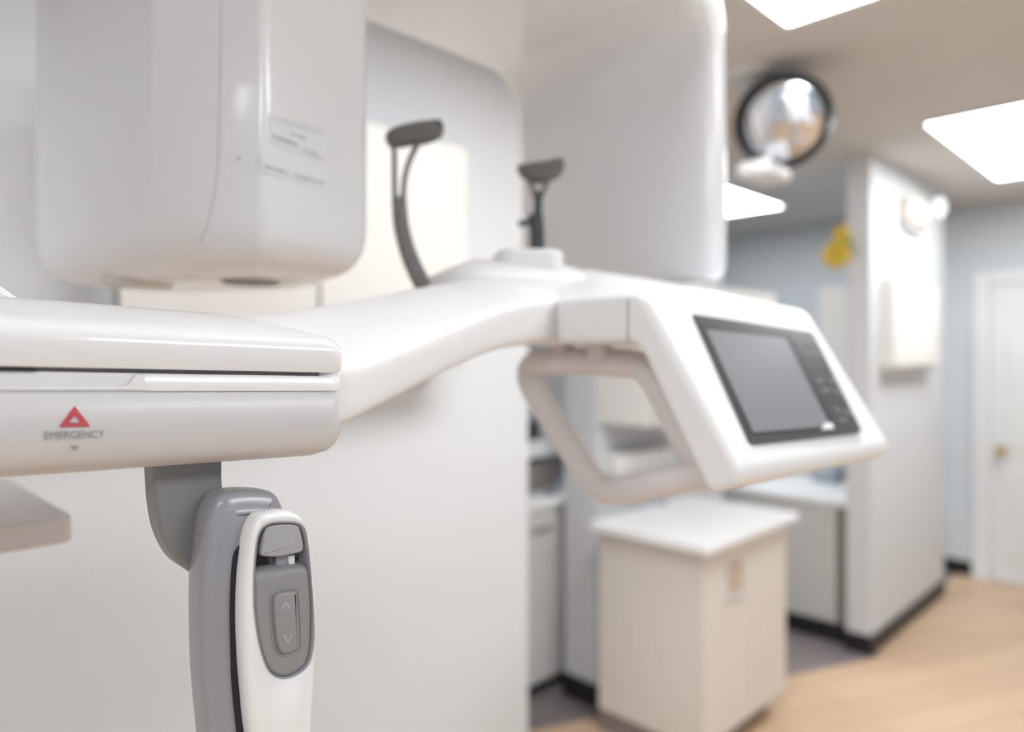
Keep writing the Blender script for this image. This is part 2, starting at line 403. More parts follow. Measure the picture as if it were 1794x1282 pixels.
# slanted front plane
pa, pb = Vector((.440, .0665)), Vector((.319, -.124))
nrm2 = Vector((-(pa - pb).y, (pa - pb).x)).normalized()
if nrm2.x > 0: nrm2 = -nrm2
PN = (LV * nrm2.x + ZV * nrm2.y).normalized(); PP = W(G, pa.x, pa.y)
bez = traced('bezel', round_poly([(1212, 549), (1424, 581), (1512, 757), (1316, 780)], [3, 12, 5, 14], 5), PP, PN, .006, M['bezel'], hous, off=.0012, bevel=.0006)
bez['label'] = 'charcoal glass bezel'
rim = traced('screen_rim', [(1228, 568), (1384, 585), (1466, 752), (1315, 762)], PP, PN, .004, M['bezel2'], hous, off=.0016)
scr = traced('screen', [(1237, 577), (1376, 592), (1455, 746), (1320, 757)], PP, PN, .004, M['screen'], hous, off=.0020)
scr['label'] = 'blank grey display'
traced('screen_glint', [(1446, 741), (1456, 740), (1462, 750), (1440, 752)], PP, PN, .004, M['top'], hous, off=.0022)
for cx, cy in ((1397, 600), (1418, 603), (1409, 617), (1428, 622), (1436, 667), (1457, 666), (1446, 684), (1466, 686), (1466, 718), (1484, 722), (1476, 736)):
    s = 5.5
    traced('touch_key', round_poly([(cx - s, cy - s), (cx + s, cy - s + 1), (cx + s + 3, cy + s), (cx - s + 3, cy + s - 1)], 2, 3), PP, PN, .003, M['icon'], hous, off=.0018)
# --- grip handle loop
gl = [(933, 641, .690), (968, 634, .695), (1090, 636, .715), (1130, 648, .72), (1165, 700, .72), (1205, 775, .72), (1245, 822, .72),
      (1218, 831, .715), (1150, 845, .70), (1082, 858, .69), (1048, 851, .69), (1010, 800, .69), (965, 730, .69), (931, 672, .69)]
pts = []
for x, y, r in gl:
    k_ = (x - CX) / F; Y = r * S2 / (1 + k_); pts.append(tuple(at(x, y, Y)))
pts = smooth_closed(pts, 6)
gh = tube('grip_handle', pts, .0172, M['grip'], U, n=20, closed=True, up=RV)
for x in (985, 1050):
    k_ = (x - CX) / F; Y = .70 * S2 / (1 + k_); a = at(x, 598, Y); b = at(x, 634, Y)
    tube('grip_mount', [a, b], .015, M['grip'], gh, n=16)
# --- chin rest collar on the arm
cc = at(922, 470, .97)
def stackc(name, c, hx, hy, R_, layers, m, rot=0.0, parent=U):
    rings = []
    ca, sa = math.cos(rot), math.sin(rot)
    for ins, z in layers:
        rings.append([c + Vector((x * ca - y * sa, x * sa + y * ca, z)) for x, y in rrect(-hx + ins, hx - ins, -hy + ins, hy - ins, max(R_ - ins, .004), 6)])
    return loft(name, rings, m, parent, ang=60)
crest = stackc('chin_rest', cc, .0445, .05, .02, [(0, -.03), (0, .014), (.0015, .0175), (.005, .020), (.012, .0215)], M['white'], math.radians(8))
stackc('chin_rest_base', cc + Vector((-.022, 0, .011)), .115, .085, .05, [(0, -.055), (0, -.035), (.006, -.026), (.03, -.014), (.05, -.006)], M['white'], math.radians(25), crest)
# --- temple supports
def ribbon(name, pts, wid, thick, m, parent, up=Vector((0, 1, 0))):
    P = [Vector(p) for p in pts]; rings = []
    for i, p in enumerate(P):
        t = (P[min(i + 1, len(P) - 1)] - P[max(i - 1, 0)]).normalized()
        a = up.cross(t).normalized(); d = up
        wv = wid[i] if isinstance(wid, list) else wid
        rings.append([p + a * x + d * y for x, y in rrect(-wv / 2, wv / 2, -thick / 2, thick / 2, min(thick, wv) * .35, 3)])
    return loft(name, rings, m, parent, ang=50)
YT = .93
cl_ = smooth_open([(760, 528), (736, 490), (716, 445), (703, 395), (699, 345)], 8)
P = [at(x, y, YT) for x, y in cl_]; n_ = len(P)
ts = ribbon('temple_support', P, [(.024 - .0055 * i / n_) for i in range(n_)], .012, M['strap'], U)
for pl in ([(692, 350), (691, 310), (691, 280), (690, 256)], [(706, 350), (709, 312), (718, 280), (731, 254)]):
    ribbon('prong', [at(x, y, YT) for x, y in smooth_open(pl, 6)], .0065, .010, M['strap'], ts)
def padmesh(name, outline, Y, thick, m, parent):
    ctr = Vector((sum(p[0] for p in outline) / len(outline), sum(p[1] for p in outline) / len(outline)))
    o2 = smooth_closed(outline, 5); rings = []
    for dy, s in ((-.5, .45), (-.46, .72), (-.34, .91), (-.15, 1), (.15, 1), (.34, .91), (.46, .72), (.5, .45)):
        rings.append([at(ctr.x + (x - ctr.x) * s, ctr.y + (y - ctr.y) * (s if s == 1 else s * .97), Y + .0) + Vector((0, thick * dy, 0)) for x, y in o2])
    return loft(name, rings, m, parent, ang=80)
pd = padmesh('temple_pad', [(676, 244), (681, 231), (700, 222), (735, 214), (765, 212), (776, 219), (774, 234), (760, 244), (730, 252), (700, 258), (683, 257)], YT, .03, M['pad'], ts)
padmesh('pad_backing', [(748, 214), (768, 211), (777, 218), (775, 234), (762, 245), (735, 253), (733, 250), (757, 240), (766, 226), (762, 218)], YT + .004, .032, M['strapdark'], ts)
YT2 = 1.10
t2 = ribbon('temple_support', [at(x, y, YT2) for x, y in ((941, 455), (941, 420), (940, 395), (938, 375))], .0225, .018, M['strapdark'], U)
ribbon('stem', [at(x, y, YT2) for x, y in smooth_open([(941, 400), (942, 375), (943, 350), (943, 335)], 4)], .0125, .012, M['strapdark'], t2)
ribbon('peg', [at(x, y, YT2) for x, y in ((936, 388), (908, 392))], .009, .010, M['strapdark'], t2)
for pl in ([(938, 345), (934, 332), (928, 318), (920, 305)], [(948, 345), (954, 328), (962, 314), (972, 302)]):
    ribbon('prong', [at(x, y, YT2) for x, y in smooth_open(pl, 5)], .008, .010, M['strap'], t2)
padmesh('temple_pad', [(908, 290), (930, 286), (960, 282), (980, 277), (988, 284), (987, 300), (975, 312), (955, 320), (930, 320), (914, 310), (907, 300)], YT2, .03, M['pad'], t2)
# --- rotating arm: overhead beam turning down into the tall column
def carm():
    inner = []; outer = []
    ri, ro, zb, zt, zu = .998, 1.052, .117, .533, .62
    R1, R2 = .085, .10
    inn = [(-.45, zt), (.0, zt), (.5, zt), (ri - R1 - .05, zt)] + [(ri - R1 + R1 * math.sin(a), zt - R1 + R1 * math.cos(a)) for a in [math.radians(d) for d in range(0, 91, 10)]] + [(ri, .36), (ri, .25), (ri - .001, .15), (ri - .0, zb + .012)]
    out = [(-.45, zu), (.0, zu), (.5, zu), (ro - R2 - .06, zu)] + [(ro - .012 - R2 + R2 * math.sin(a), zu - R2 + R2 * math.cos(a)) for a in [math.radians(d) for d in range(0, 91, 10)]] + [(ro - .003, .40), (ro, .28), (ro + .001, .16), (ro, zb + .02)]
    la, lb = .557, .984
    rings = []
    for (a, b), (c, d) in zip(inn, out):
        # cross section ring: thickness direction inner->outer, width along l
        ring = []
        for u, v in rrect(0, 1, 0, 1, .0001, 1): pass
        T = Vector((c - a, d - b)); tl = T.length; e = T / tl
        rad = min(.024, tl * .45)
        for s, l in rrect(0, tl, la, lb, rad, 6):
            ring.append(W(a + e.x * s, l, b + e.y * s))
        rings.append(ring)
    # closing bottom, rounded
    a, b = ri, zb + .012
    for kk, (ins, z) in enumerate(((.004, zb + .005), (.010, zb + .001), (.018, zb - .001))):
        rings.append([W(ri + s, l, z) for s, l in rrect(ins, ro - ri - ins, la + ins, lb - ins, max(.024 - ins, .004), 6)])
    return loft('sensor_column', rings, M['gloss'], U, ang=60)
carm()
# --- x-ray head, hanging at left
zbh = .093
hpts = [(-.172, .860), (-.251, .722), (-.376, .744), (-.645, .94), (-.50, 1.10), (-.27, 1.03)]
hpts = [hpts[i] for i in range(6)]
def head_ring(ins, z, extra=0):
    P2 = []
    n = len(hpts)
    for i in range(n):
        a, b, c = Vector(hpts[i - 1]), Vector(hpts[i]), Vector(hpts[(i + 1) % n])
        e1 = (b - a).normalized(); e2 = (c - b).normalized()
        n1 = Vector((e1.y, -e1.x)); n2 = Vector((e2.y, -e2.x))
        bi = (n1 + n2).normalized(); d = ins / max(.3, bi.dot(n1))
        P2.append(b + bi * d)
    ar = sum(P2[i].x * P2[(i + 1) % n].y - P2[(i + 1) % n].x * P2[i].y for i in range(n))
    rad = [.028, .012, .05, .045, .06, .05]
    rp = round_poly([tuple(p) for p in P2], [max(.008, q_ - ins * .4) for q_ in rad], 7)
    return [Vector((x, y, CAMZ + z)) for x, y in rp]
def sgn():
    n = len(hpts); ar = sum(hpts[i][0] * hpts[(i + 1) % n][1] - hpts[(i + 1) % n][0] * hpts[i][1] for i in range(n)); return ar
if sgn() > 0: hpts = hpts[::-1]; hpts = hpts[-1:] + hpts[:-1]
# after reversal keep corner radii matched by position
def head_rad(p):
    x, y = p
    return {(-.172, .860): .028, (-.251, .722): .012, (-.376, .744): .018, (-.645, .94): .045}.get((x, y), .05)
def head_ring(ins, z):
    n = len(hpts); P2 = []
    for i in range(n):
        a, b, c = Vector(hpts[i - 1]), Vector(hpts[i]), Vector(hpts[(i + 1) % n])
        e1 = (b - a).normalized(); e2 = (c - b).normalized()
        n1 = Vector((e1.y, -e1.x)); n2 = Vector((e2.y, -e2.x))      # inward for clockwise order
        bi = (n1 + n2).normalized(); P2.append(tuple(b + bi * (ins / max(.3, bi.dot(n1)))))
    return [Vector((x, y, CAMZ + z)) for x, y in round_poly(P2, [max(.008, head_rad(p) - ins * .4) for p in hpts], 7)]
rings = [head_ring(i_, z_) for i_, z_ in ((.075, zbh - .006), (.05, zbh - .004), (.034, zbh), (.020, zbh + .007), (.010, zbh + .017), (.004, zbh + .030), (.001, zbh + .045), (0, zbh + .06), (0, .3), (0, .58))]
head = loft('x_ray_head', rings, M['gloss'], U, ang=75)
# grey discs painting the soft dark shading on the head's underside
lathe('underside_shade', [(.0, -.003), (.036, -.002), (.04, 0), (.04, .012), (0, .012)], Vector((-.47, .90, CAMZ + zbh - .007)), ZV, M['grylam'], head)
lathe('underside_shade', [(.0, -.003), (.030, -.002), (.034, 0), (.034, .012), (0, .012)], Vector((-.315, .86, CAMZ + zbh - .007)), ZV, M['print'], head)
dg = bpy.context.evaluated_depsgraph_get(); dg.update()
bvh = BVHTree.FromObject(head, dg)
def onhead(px, py):
    h = bvh.ray_cast(O, ray(px, py).normalized()); return (h[0], h[1]) if h[0] else (None, None)
sp = []
for x, y in smooth_open([(388, -20), (386, 120), (384, 220), (381, 300), (374, 350), (364, 390), (350, 425)], 5):
    p, n = onhead(x, y)
    if p: sp.append(p)
if len(sp) > 2: tube('shell_seam', sp, .0006, M['seamline'], head, n=6)
# printed stickers on the flat side of the head
fa_, fb_ = Vector((-.251, .722, 0)), Vector((-.172, .860, 0))
HN = (fb_ - fa_).cross(ZV).normalized()
if HN.dot(O - (fa_ + ZV * CAMZ)) < 0: HN = -HN
HP = fa_ + ZV * CAMZ
def hs(name, px, m, off, par=head): 
    o = traced(name, px, HP, HN, .0004, m, par, off=off, flat=True); return o
hs('rating_label', [(473, 198), (571, 231), (571, 282), (473, 252)], M['sticker'], .0008)['label'] = 'pale blue-grey printed sticker'
hs('warning_label', [(459, 264), (574, 300), (574, 332), (459, 300)], M['sticker'], .0008)['label'] = 'pale sticker with one line of small print'
def line(x0, y0, x1, y1, th, m, n, fill=.7):
    v = []; f = []
    for i in range(n):
        t0 = i / n; t1 = (i + fill * random.uniform(.7, 1.2)) / n
        xa, ya, xb, yb = x0 + (x1 - x0) * t0, y0 + (y1 - y0) * t0, x0 + (x1 - x0) * t1, y0 + (y1 - y0) * t1
        b = len(v); v += [hit(a, c, HP + HN * .0011, HN) for a, c in ((xa, ya), (xb, yb), (xb, yb + th), (xa, ya + th))]
        f.append([b, b + 1, b + 2, b + 3])
    build('small_print', v, f, m, head, flat=True)
line(478, 204, 568, 230, 2, M['bluefaint'], 16); line(490, 212, 568, 234, 2, M['bluefaint'], 14)
line(508, 231, 536, 241, 4, M['faint'], 4); line(477, 235, 525, 252, 5, M['faint'], 8); line(478, 244, 522, 258, 2, M['bluefaint'], 9)
line(532, 260, 556, 268, 4, M['faint'], 4); line(530, 266, 566, 278, 2, M['bluefaint'], 6)
line(463, 289, 509, 303, 4, M['faint'], 6, .85); line(516, 305, 570, 320, 4, M['faint'], 7, .85)
ns = onhead(418, 277)
if ns[0]: lathe('screw', [(0, -.001), (.0016, -.001), (.0014, .0006), (0, .0006)], ns[0], ns[1], M['seam'], head, n=12)
# --- lower side shelf at left
lz = rlz(at(130, 903, .72))
shp = [(lz[0], lz[1]), (lz[0], lz[1] + .35), (-.5, lz[1] + .35), (-.5, lz[1])]
top_ = [W(a, b, lz[2]) for a, b in round_poly(shp, [.012, .05, .02, .02], 6)]
prism('side_shelf', top_, ZV * -.027, M['grip'], U, bevel=.003, seg=3)
# ================================================================== trigger handle under the console
HC = at(485, 1000, .455); HNv = -LV          # handle plane faces -l
TH = bpy.data.objects.new('trigger_handle', None); C.objects.link(TH); TH.parent = U
def hk(name, px, thick, m, off, sm=4, parent=TH, **k): return traced(name, px, HC, HNv, thick, m, parent, off=off, sm=sm, **k)
out_w = [(472, 899), (492, 896), (512, 896.5), (528, 903), (537, 916), (542, 940), (546, 970), (551, 1030), (554, 1080), (555, 1120), (553.5, 1193), (548, 1282), (540, 1380), (528, 1450), (500, 1470),
         (470, 1450), (456, 1380), (440, 1282), (435, 1231), (430, 1174), (427, 1110), (427, 1051), (430, 1000), (436, 955), (443, 925), (455, 905)]
out_i = [(489, 915), (523, 917), (535, 932), (541, 963), (546, 1005), (549.5, 1050), (550, 1085), (548, 1135), (541, 1164), (523, 1181), (500, 1189), (478, 1182), (465, 1162),
         (454, 1124), (447.5, 1080), (445.5, 1050), (446, 1005), (450, 955), (457, 930), (469, 919)]
# white shell: annular front + wrapped sides
ow = smooth_closed(out_w, 4); oi = smooth_closed(out_i, 5)
def resample(pl, n, start):
    L = [0]
    for i in range(len(pl)): 
        a, b = pl[i], pl[(i + 1) % len(pl)]; L.append(L[-1] + math.dist(a, b))
    out = []
    for k in range(n):
        d = L[-1] * k / n
        for i in range(len(pl)):
            if L[i + 1] >= d:
                t = (d - L[i]) / max(1e-9, L[i + 1] - L[i]); a, b = pl[i], pl[(i + 1) % len(pl)]
                out.append((a[0] + (b[0] - a[0]) * t, a[1] + (b[1] - a[1]) * t)); break
    return out
def polar(pl, c, n):
    out = []
    for k in range(n):
        a = 2 * math.pi * k / n; d = (math.cos(a), math.sin(a)); best = None
        for i in range(len(pl)):
            p, q_ = pl[i], pl[(i + 1) % len(pl)]
            ex, ey = q_[0] - p[0], q_[1] - p[1]; den = d[0] * ey - d[1] * ex
            if abs(den) < 1e-9: continue
            t = ((p[0] - c[0]) * ey - (p[1] - c[1]) * ex) / den; s = ((p[0] - c[0]) * d[1] - (p[1] - c[1]) * d[0]) / den
            if t > 0 and -1e-6 <= s <= 1 + 1e-6: best = t if best is None else min(best, t)
        out.append((c[0] + d[0] * best, c[1] + d[1] * best))
    return out
NP = 160; cen = (500, 1060)
PO = polar(ow, cen, NP); PI_ = polar(oi, cen, NP)
def lerp2(a, b, t): return (a[0] + (b[0] - a[0]) * t, a[1] + (b[1] - a[1]) * t)
def inset_px(pl, d):
    out = []; n = len(pl)
    for i in range(n):
        a, b = pl[i - 2], pl[(i + 2) % n]; ex, ey = b[0] - a[0], b[1] - a[1]; L = math.hypot(ex, ey) or 1
        out.append((pl[i][0] - ey / L * d, pl[i][1] + ex / L * d))
    return out
# polar order is clockwise on screen (y down): inward normal check
def signed(pl): return sum(pl[i][0] * pl[(i + 1) % len(pl)][1] - pl[(i + 1) % len(pl)][0] * pl[i][1] for i in range(len(pl)))
sg = 1 if signed(PO) > 0 else -1
def plane_ring(pl, off): return [hit(x, y, HC + HNv * off, HNv) for x, y in pl]
def back(ring, d): return [p + LV * d for p in ring]
o0 = plane_ring(PO, 0)
shell = []
def local(pl, d, ins): return [p + LV * d for p in plane_ring(inset_px(pl, ins * sg), 0)]
shell.append(local(PO, .028, 5)); shell.append(local(PO, .018, 2)); shell.append(local(PO, .010, 0)); shell.append(local(PO, .005, .6))
shell.append(local(PO, .0022, 2.2)); shell.append(local(PO, .0006, 4.5))
def mid(t, d): return [p + LV * d for p in plane_ring([lerp2(inset_px(PO, 4.5 * sg)[i], inset_px(PI_, -1.5 * sg)[i], t) for i in range(NP)], 0)]
shell.append(mid(.35, -.0004)); shell.append(mid(.7, -.0002)); shell.append(mid(1, .0004)); shell.append(local(PI_, .0014, .4)); shell.append(local(PI_, .006, .8)); shell.append(local(PI_, .02, 1.5))
sh = loft('handle_front_shell', shell, M['handlewhite'], TH, cap=False, ang=70)
rimr = [local(PI_, .0002, -.8), local(PI_, -.0002, .2), local(PI_, .0002, 1.6), local(PI_, .002, 2.4), local(PI_, .010, 2.6), local(PI_, .010, -.5)]
loft('inset_rim', rimr, M['grey'], TH, closed=True, ang=60)
hk('recess_back', out_i, .003, M['hook'], -.016)
# grey switch plate: lower part of the opening
plate = [(p[0], p[1]) for p in inset_px(oi, 2.0 * (1 if signed(oi) > 0 else -1)) if p[1] > 1004]
plate.sort(key=lambda p: math.atan2(p[1] - 1090, p[0] - 500))
# order loop starting upper-left, add rolled top edge
def platering(d, ins, topy):
    pl = inset_px(oi, (2.0 + ins) * (1 if signed(oi) > 0 else -1))
    out = []
    for x, y in polar(pl, (498, 1090), 96):
        ty = topy - (x - 450) * .13
        out.append((x, max(y, ty)))
    return [p + LV * d for p in plane_ring(out, 0)]
loft('switch_plate', [platering(.014, .5, 1000), platering(.008, .3, 1001), platering(.0045, .3, 1004), platering(.0027, .5, 1009), platering(.0018, 2, 1016), platering(.0016, 8, 1026)], M['inset'], TH, ang=80)
rk = [(489, 1036), (516, 1033), (523, 1042), (526, 1085), (527.5, 1128), (523, 1140), (501, 1148), (489, 1143), (482, 1128), (477, 1085), (475.5, 1052), (480, 1041)]
def rkring(d, ins):
    pl = smooth_closed(rk, 4); g = 1 if signed(pl) > 0 else -1
    return [p + LV * d for p in plane_ring(inset_px(pl, ins * g), 0)]
loft('switch_surround', [rkring(.0018, -3.2), rkring(.0009, -2.2), rkring(.0008, -1.0), rkring(.0016, .6), rkring(.0040, 1.2), rkring(.0040, -3.0)], M['inset'], TH, closed=True, ang=80)
loft('switch_groove', [rkring(.0015, -.6), rkring(.0012, 1.0)], M['hook'], TH)
loft('rocker_switch', [rkring(.004, 3.4), rkring(.0010, 3.4), rkring(-.0004, 4.0), rkring(-.0011, 5.2), rkring(-.0013, 8)], M['inset'], TH, ang=80)
for nm, pl in (('up_arrow', [(493.5, 1067), (501, 1055), (508.5, 1067)]), ('down_arrow', [(497, 1112), (505, 1125.5), (511.5, 1111.5)])):
    tube(nm, [hit(x, y, HC + HNv * .0014, HNv) for x, y in pl], .00022, M['glyph'], TH, n=6, up=HNv)
bt = [(474, 921.5), (498, 917.5), (523, 919), (530, 931), (535, 958), (530, 968), (510, 973), (489, 976.5), (465, 976), (459, 970), (461, 953), (466, 931)]
def btr(d, ins):
    pl = smooth_closed(bt, 4); g = 1 if signed(pl) > 0 else -1
    return [p + LV * d for p in plane_ring(inset_px(pl, ins * g), 0)]
loft('trigger_button', [btr(.008, 2), btr(.006, .6), btr(.0035, 0), btr(.0022, .8), btr(.0014, 2.5), btr(.0011, 6)], M['btn'], TH, ang=80)
hk('trigger_stem', [(484, 972), (516, 968), (517, 1000), (484, 1004)], .006, M['grey'], -.0085, sm=0, bevel=.001)
hk('bright_slit_patch', [(504, 974), (516, 972), (517, 993), (511, 994), (506, 986)], .002, M['glyph'], -.0075, sm=0)  # added pale piece imitating the bright see-through slit
# grey rear body
gb = [(389, 872), (408, 863.5), (439, 860), (469, 861), (488, 866), (499, 882), (507, 905), (520, 960), (525, 1050), (525, 1282), (510, 1400), (480, 1450), (410, 1450), (380, 1380), (368, 1282), (363, 1231), (359, 1174), (357, 1097),
      (357.3, 1028), (360, 1001), (364, 963), (368, 926), (377, 892)]
gbs = smooth_closed(gb, 5)
def gbr(d, ins, sh_=0):
    g = 1 if signed(gbs) > 0 else -1
    return [p + LV * (d - .016) for p in plane_ring([(x + sh_, y) for x, y in inset_px(gbs, ins * g)], -.016)]
GB = [gbr(.046, 7), gbr(.042, 2), gbr(.036, 0), gbr(.026, 0), gbr(.022, 1.5), gbr(.0195, 6), gbr(.0185, 14), gbr(.0165, 26), gbr(.0145, 32), gbr(.0140, 40)]
loft('handle_rear_body', GB, M['grey'], TH, ang=80)
hk('dark_gap', [(412, 968), (407, 1000), (404, 1060), (405, 1140), (408, 1210), (417, 1300), (425, 1400), (470, 1420), (470, 960), (430, 950)], .008, M['dark'], -.0125, sm=3)
# hook bracket up into the console
hb_ = [(270, 790), (270.5, 830), (273, 874), (282, 930), (297, 965), (314, 990), (336, 1004), (360, 1020), (400, 1030), (430, 1000), (430, 880), (401, 876), (394, 858), (391.5, 840), (391.5, 790)]
traced('handle_bracket', [(270, 790), (270.5, 830), (273, 874), (277, 905), (282, 930), (289, 949), (297, 965), (305, 978), (314, 988), (325, 996), (336, 1003), (360, 1020), (400, 1030), (430, 1000), (430, 880), (401, 876), (396, 867), (393, 858), (391.5, 840), (391.5, 790)], HC + LV * .043, LV, .022, M['hook'], TH, bevel=.006, seg=4)
# ================================================================== wall-hung cream cupboards behind the machine
def cupboard_wall(r0, r1, l0, l1, z0, z1, label, m, seams, mg=M['shadegap'], face='l'):
    t = thing('wall_cabinet', label, 'cabinet')
    t.location = W(r0, l1, z0); inv = Matrix.Translation(-t.location)
    ps = [box('body', r0, r1, l0 + .02, l1, z0, z1, mg, None)]
    e = [r0] + seams + [r1]
    for a, b in zip(e[:-1], e[1:]):
        ps.append(box('door', a + .004, b - .004, l0, l0 + .019, z0 + .003, z1 - .003, m, None, bevel=.003))
    ps.append(box('side_panel', r0 - .004, r0 - .0005, l0 + .022, l1, z0, z1, m if r0 > 2 else M['wall'], None))
    for p in ps: p.parent = t; p.matrix_parent_inverse = inv
    return t
LC = 1.60
def r_on(px, l): return rlz(hit(px, 600, W(0, l, 0), LV))[0]
rs = [r_on(x, LC) for x in (207, 560, 820)]
cupboard_wall(rs[0], rs[2], LC, 1.769, rlz(hit(730, 642, W(0, LC, 0), LV))[2], rlz(hit(730, 235, W(0, LC, 0), LV))[2], 'cream wall cabinet with two doors on the white wall behind the machine', M['creamdark'], [rs[1]])
cupboard_wall(2.40, 3.44, 1.58, 1.879, -.29, .30, 'cream wall cabinet above the sink worktop, seen through the grip handle', M['cream'], [2.92])
cupboard_wall(4.10, 5.05, 1.37, 1.63, -.27, .38, 'beige wall cabinet on the back side of the pillar, behind the yellow flower', M['cream'], [4.6])
# ================================================================== base cabinets
t = thing('base_cabinet', 'cream-beige base cabinet with a recessed pull under the bright sink worktop', 'cabinet')
r0, r1, l0, l1, zt = 2.245, 2.93, 1.285, 1.77, -.663
t.location = W(r0, l0, FLOOR); inv = Matrix.Translation(-t.location)
ps = [box('body', r0 + .012, r1 - .01, l0 + .035, l1, FLOOR + .09, zt - .036, M['beige'], None, bevel=.003),
      box('toe_kick', r0 + .02, r1 - .02, l0 + .09, l1, FLOOR + .002, FLOOR + .09, M['brown'], None)]
rm = rlz(hit(1322, 1000, W(0, l0, 0), LV))[0]
d1 = box('door', r0 + .012, rm - .003, l0 + .014, l0 + .034, FLOOR + .10, zt - .045, M['beige'], None, bevel=.003)
d2 = box('door', rm + .003, r1 - .012, l0 + .014, l0 + .034, FLOOR + .10, zt - .045, M['beige'], None, bevel=.003)
ps += [d1, d2]
for p in ps: p.parent = t; p.matrix_parent_inverse = inv
pw = traced('handle', round_poly([(1275, 985), (1302, 978), (1302, 1045), (1275, 1055)], 4, 4), W(0, l0 + .014, 0), LV, .003, M['tan'], d1, off=.001)
pw2 = traced('handle_lip', [(1272, 1046), (1304, 1036), (1304, 1044), (1272, 1055)], W(0, l0 + .012, 0), LV, .012, M['grylam'], d1, off=.006)
ct = box('worktop', 2.215, 2.965, 1.262, 1.785, zt - .036, zt, M['top'], None, bevel=.008, seg=4)
tag(ct, 'glossy white worktop on the cream-beige base cabinet, catching bright light', 'worktop')
# faucet + items on this worktop
fc = thing('faucet', 'small chrome faucet at the back of the bright white worktop', 'faucet')
fb0 = rlz(hit(1158, 884, W(0, 0, zt), ZV)); fp0 = W(fb0[0], fb0[1], zt)
fc.location = fp0; inv = Matrix.Translation(-fp0)
ps = [lathe('base', [(0, 0), (.022, 0), (.02, .01), (.012, .016), (0, .016)], fp0, ZV, M['chrome']),
      tube('spout', smooth_open([tuple(fp0 + ZV * .01), tuple(fp0 + ZV * .05), tuple(fp0 + ZV * .075 - LV * .02), tuple(fp0 + ZV * .065 - LV * .08)], 5), .007, M['chrome']),
      tube('lever', [fp0 + RV * .03, fp0 + RV * .03 + ZV * .035, fp0 + RV * .06 + ZV * .04], .005, M['chrome'])]
for p in ps: p.parent = fc; p.matrix_parent_inverse = inv
bx = rlz(at(1128, 826, 3.0))
tb = box('dispenser_box', 2.42, 2.88, 1.80, 1.879, -.51, -.425, M['cream'], None, bevel=.01)
tag(tb, 'pale beige dispenser box on the partition wall above the sink worktop', 'dispenser')
# far base cabinet + worktop
zf = -.755
t = thing('base_cabinet', 'light grey base cabinet in the bay left of the pillar, behind the bright sink counter', 'cabinet')
r0, r1, l0, l1 = 3.80, 4.4, 1.40, 2.20
t.location = W(r0, l0, FLOOR); inv = Matrix.Translation(-t.location)
ps = [box('body', r0 + .02, r1, l0 + .002, l1, FLOOR + .10, zf - .035, M['grylam'], None),
      box('toe_kick', r0 + .05, r1, l0, l1, FLOOR + .003, FLOOR + .1, M['black'], None),
      box('toe_kick_cover', r0 + .01, r0 + .05, l0 - .03, l1, FLOOR + .003, FLOOR + .10, M['black'], None),
      box('door', r0, r0 + .019, l0 + .03, l0 + .42, FLOOR + .105, zf - .04, M['grylam'], None, bevel=.003),
      box('door', r0, r0 + .019, l0 + .426, l1 - .01, FLOOR + .105, zf - .04, M['grylam'], None, bevel=.003),
      box('shaded_filler_strip', r0 + .012, r0 + .10, l0 - .036, l0 + .024, FLOOR + .10, zf - .035, M['shadegap'], None)]  # cabinet side in shade, the darkness put into the strip's colour
for p in ps: p.parent = t; p.matrix_parent_inverse = inv
ct = box('worktop', 3.79, 4.42, 1.362, 2.22, zf - .035, zf, M['top'], None, bevel=.006)
tag(ct, 'white worktop in the bay left of the pillar, on the light grey cabinet', 'worktop')
bp = rlz(hit(1452, 842, W(0, 0, zf), ZV))
def stack_room(name, c, hx, hy, R_, layers, m):
    rings = [[c + RV * x + LV * y + ZV * z for x, y in rrect(-hx + i, hx - i, -hy + i, hy - i, max(R_ - i, .003), 5)] for i, z in layers]
    return loft(name, rings, m, None, ang=50)
b_ = stack_room('storage_tub', W(bp[0], bp[1], zf), .10, .07, .02, [(.012, 0), (.008, .01), (0, .075), (.004, .08), (.02, .086)], M['bluegrey'])
tag(b_, 'blue-grey plastic tub on the far worktop beside the pillar', 'tub')
# ================================================================== narrow bay left of the partition (behind the white wall)
t = thing('base_cabinet', 'pale grey base cabinet in the narrow gap between the white wall and the partition', 'cabinet')
r0, r1, l0, l1, zn = 1.90, 2.38, 2.10, 2.6, -.64
def ncoord(px, py, l=2.10): return rlz(hit(px, py, W(0, l, 0), LV))
r0 = 2.0; r1 = 2.62
t.location = W(r0, l0, FLOOR); inv = Matrix.Translation(-t.location)
ps = [box('body', r0, r1, l0 + .02, l1, FLOOR + .07, zn - .03, M['grylam'], None),
      box('toe_kick', r0, r1, l0 + .06, l1, FLOOR + .003, FLOOR + .07, M['black'], None),
      box('door', r0 + .004, r1 - .26, l0, l0 + .019, FLOOR + .08, zn - .13, M['grylam'], None, bevel=.003),
      box('drawer', r0 + .004, r1 - .26, l0, l0 + .019, zn - .12, zn - .035, M['grylam'], None, bevel=.003)]
for p in ps: p.parent = t; p.matrix_parent_inverse = inv
hd = ncoord(950, 925)
tube('handle', [W(hd[0] - .05, l0 - .015, hd[2]), W(hd[0] + .05, l0 - .015, hd[2])], .007, M['print'], None).parent = ps[3]
bpy.data.objects['handle'] if False else None
ct = box('worktop', r0, r1, l0 - .01, l1, zn - .03, zn, M['top'], None, bevel=.004)
tag(ct, 'white worktop in the narrow gap left of the partition', 'worktop')
def item(name, x0, x1, yb, yt, l, dep, m, label, cat, bev=.006):
    a = rlz(hit(x0, yb, W(0, l, 0), LV)); b = rlz(hit(x1, yt, W(0, l, 0), LV))
    o = box(name, a[0], b[0], l, l + dep, a[2], b[2], m, None, bevel=bev); tag(o, label, cat); return o
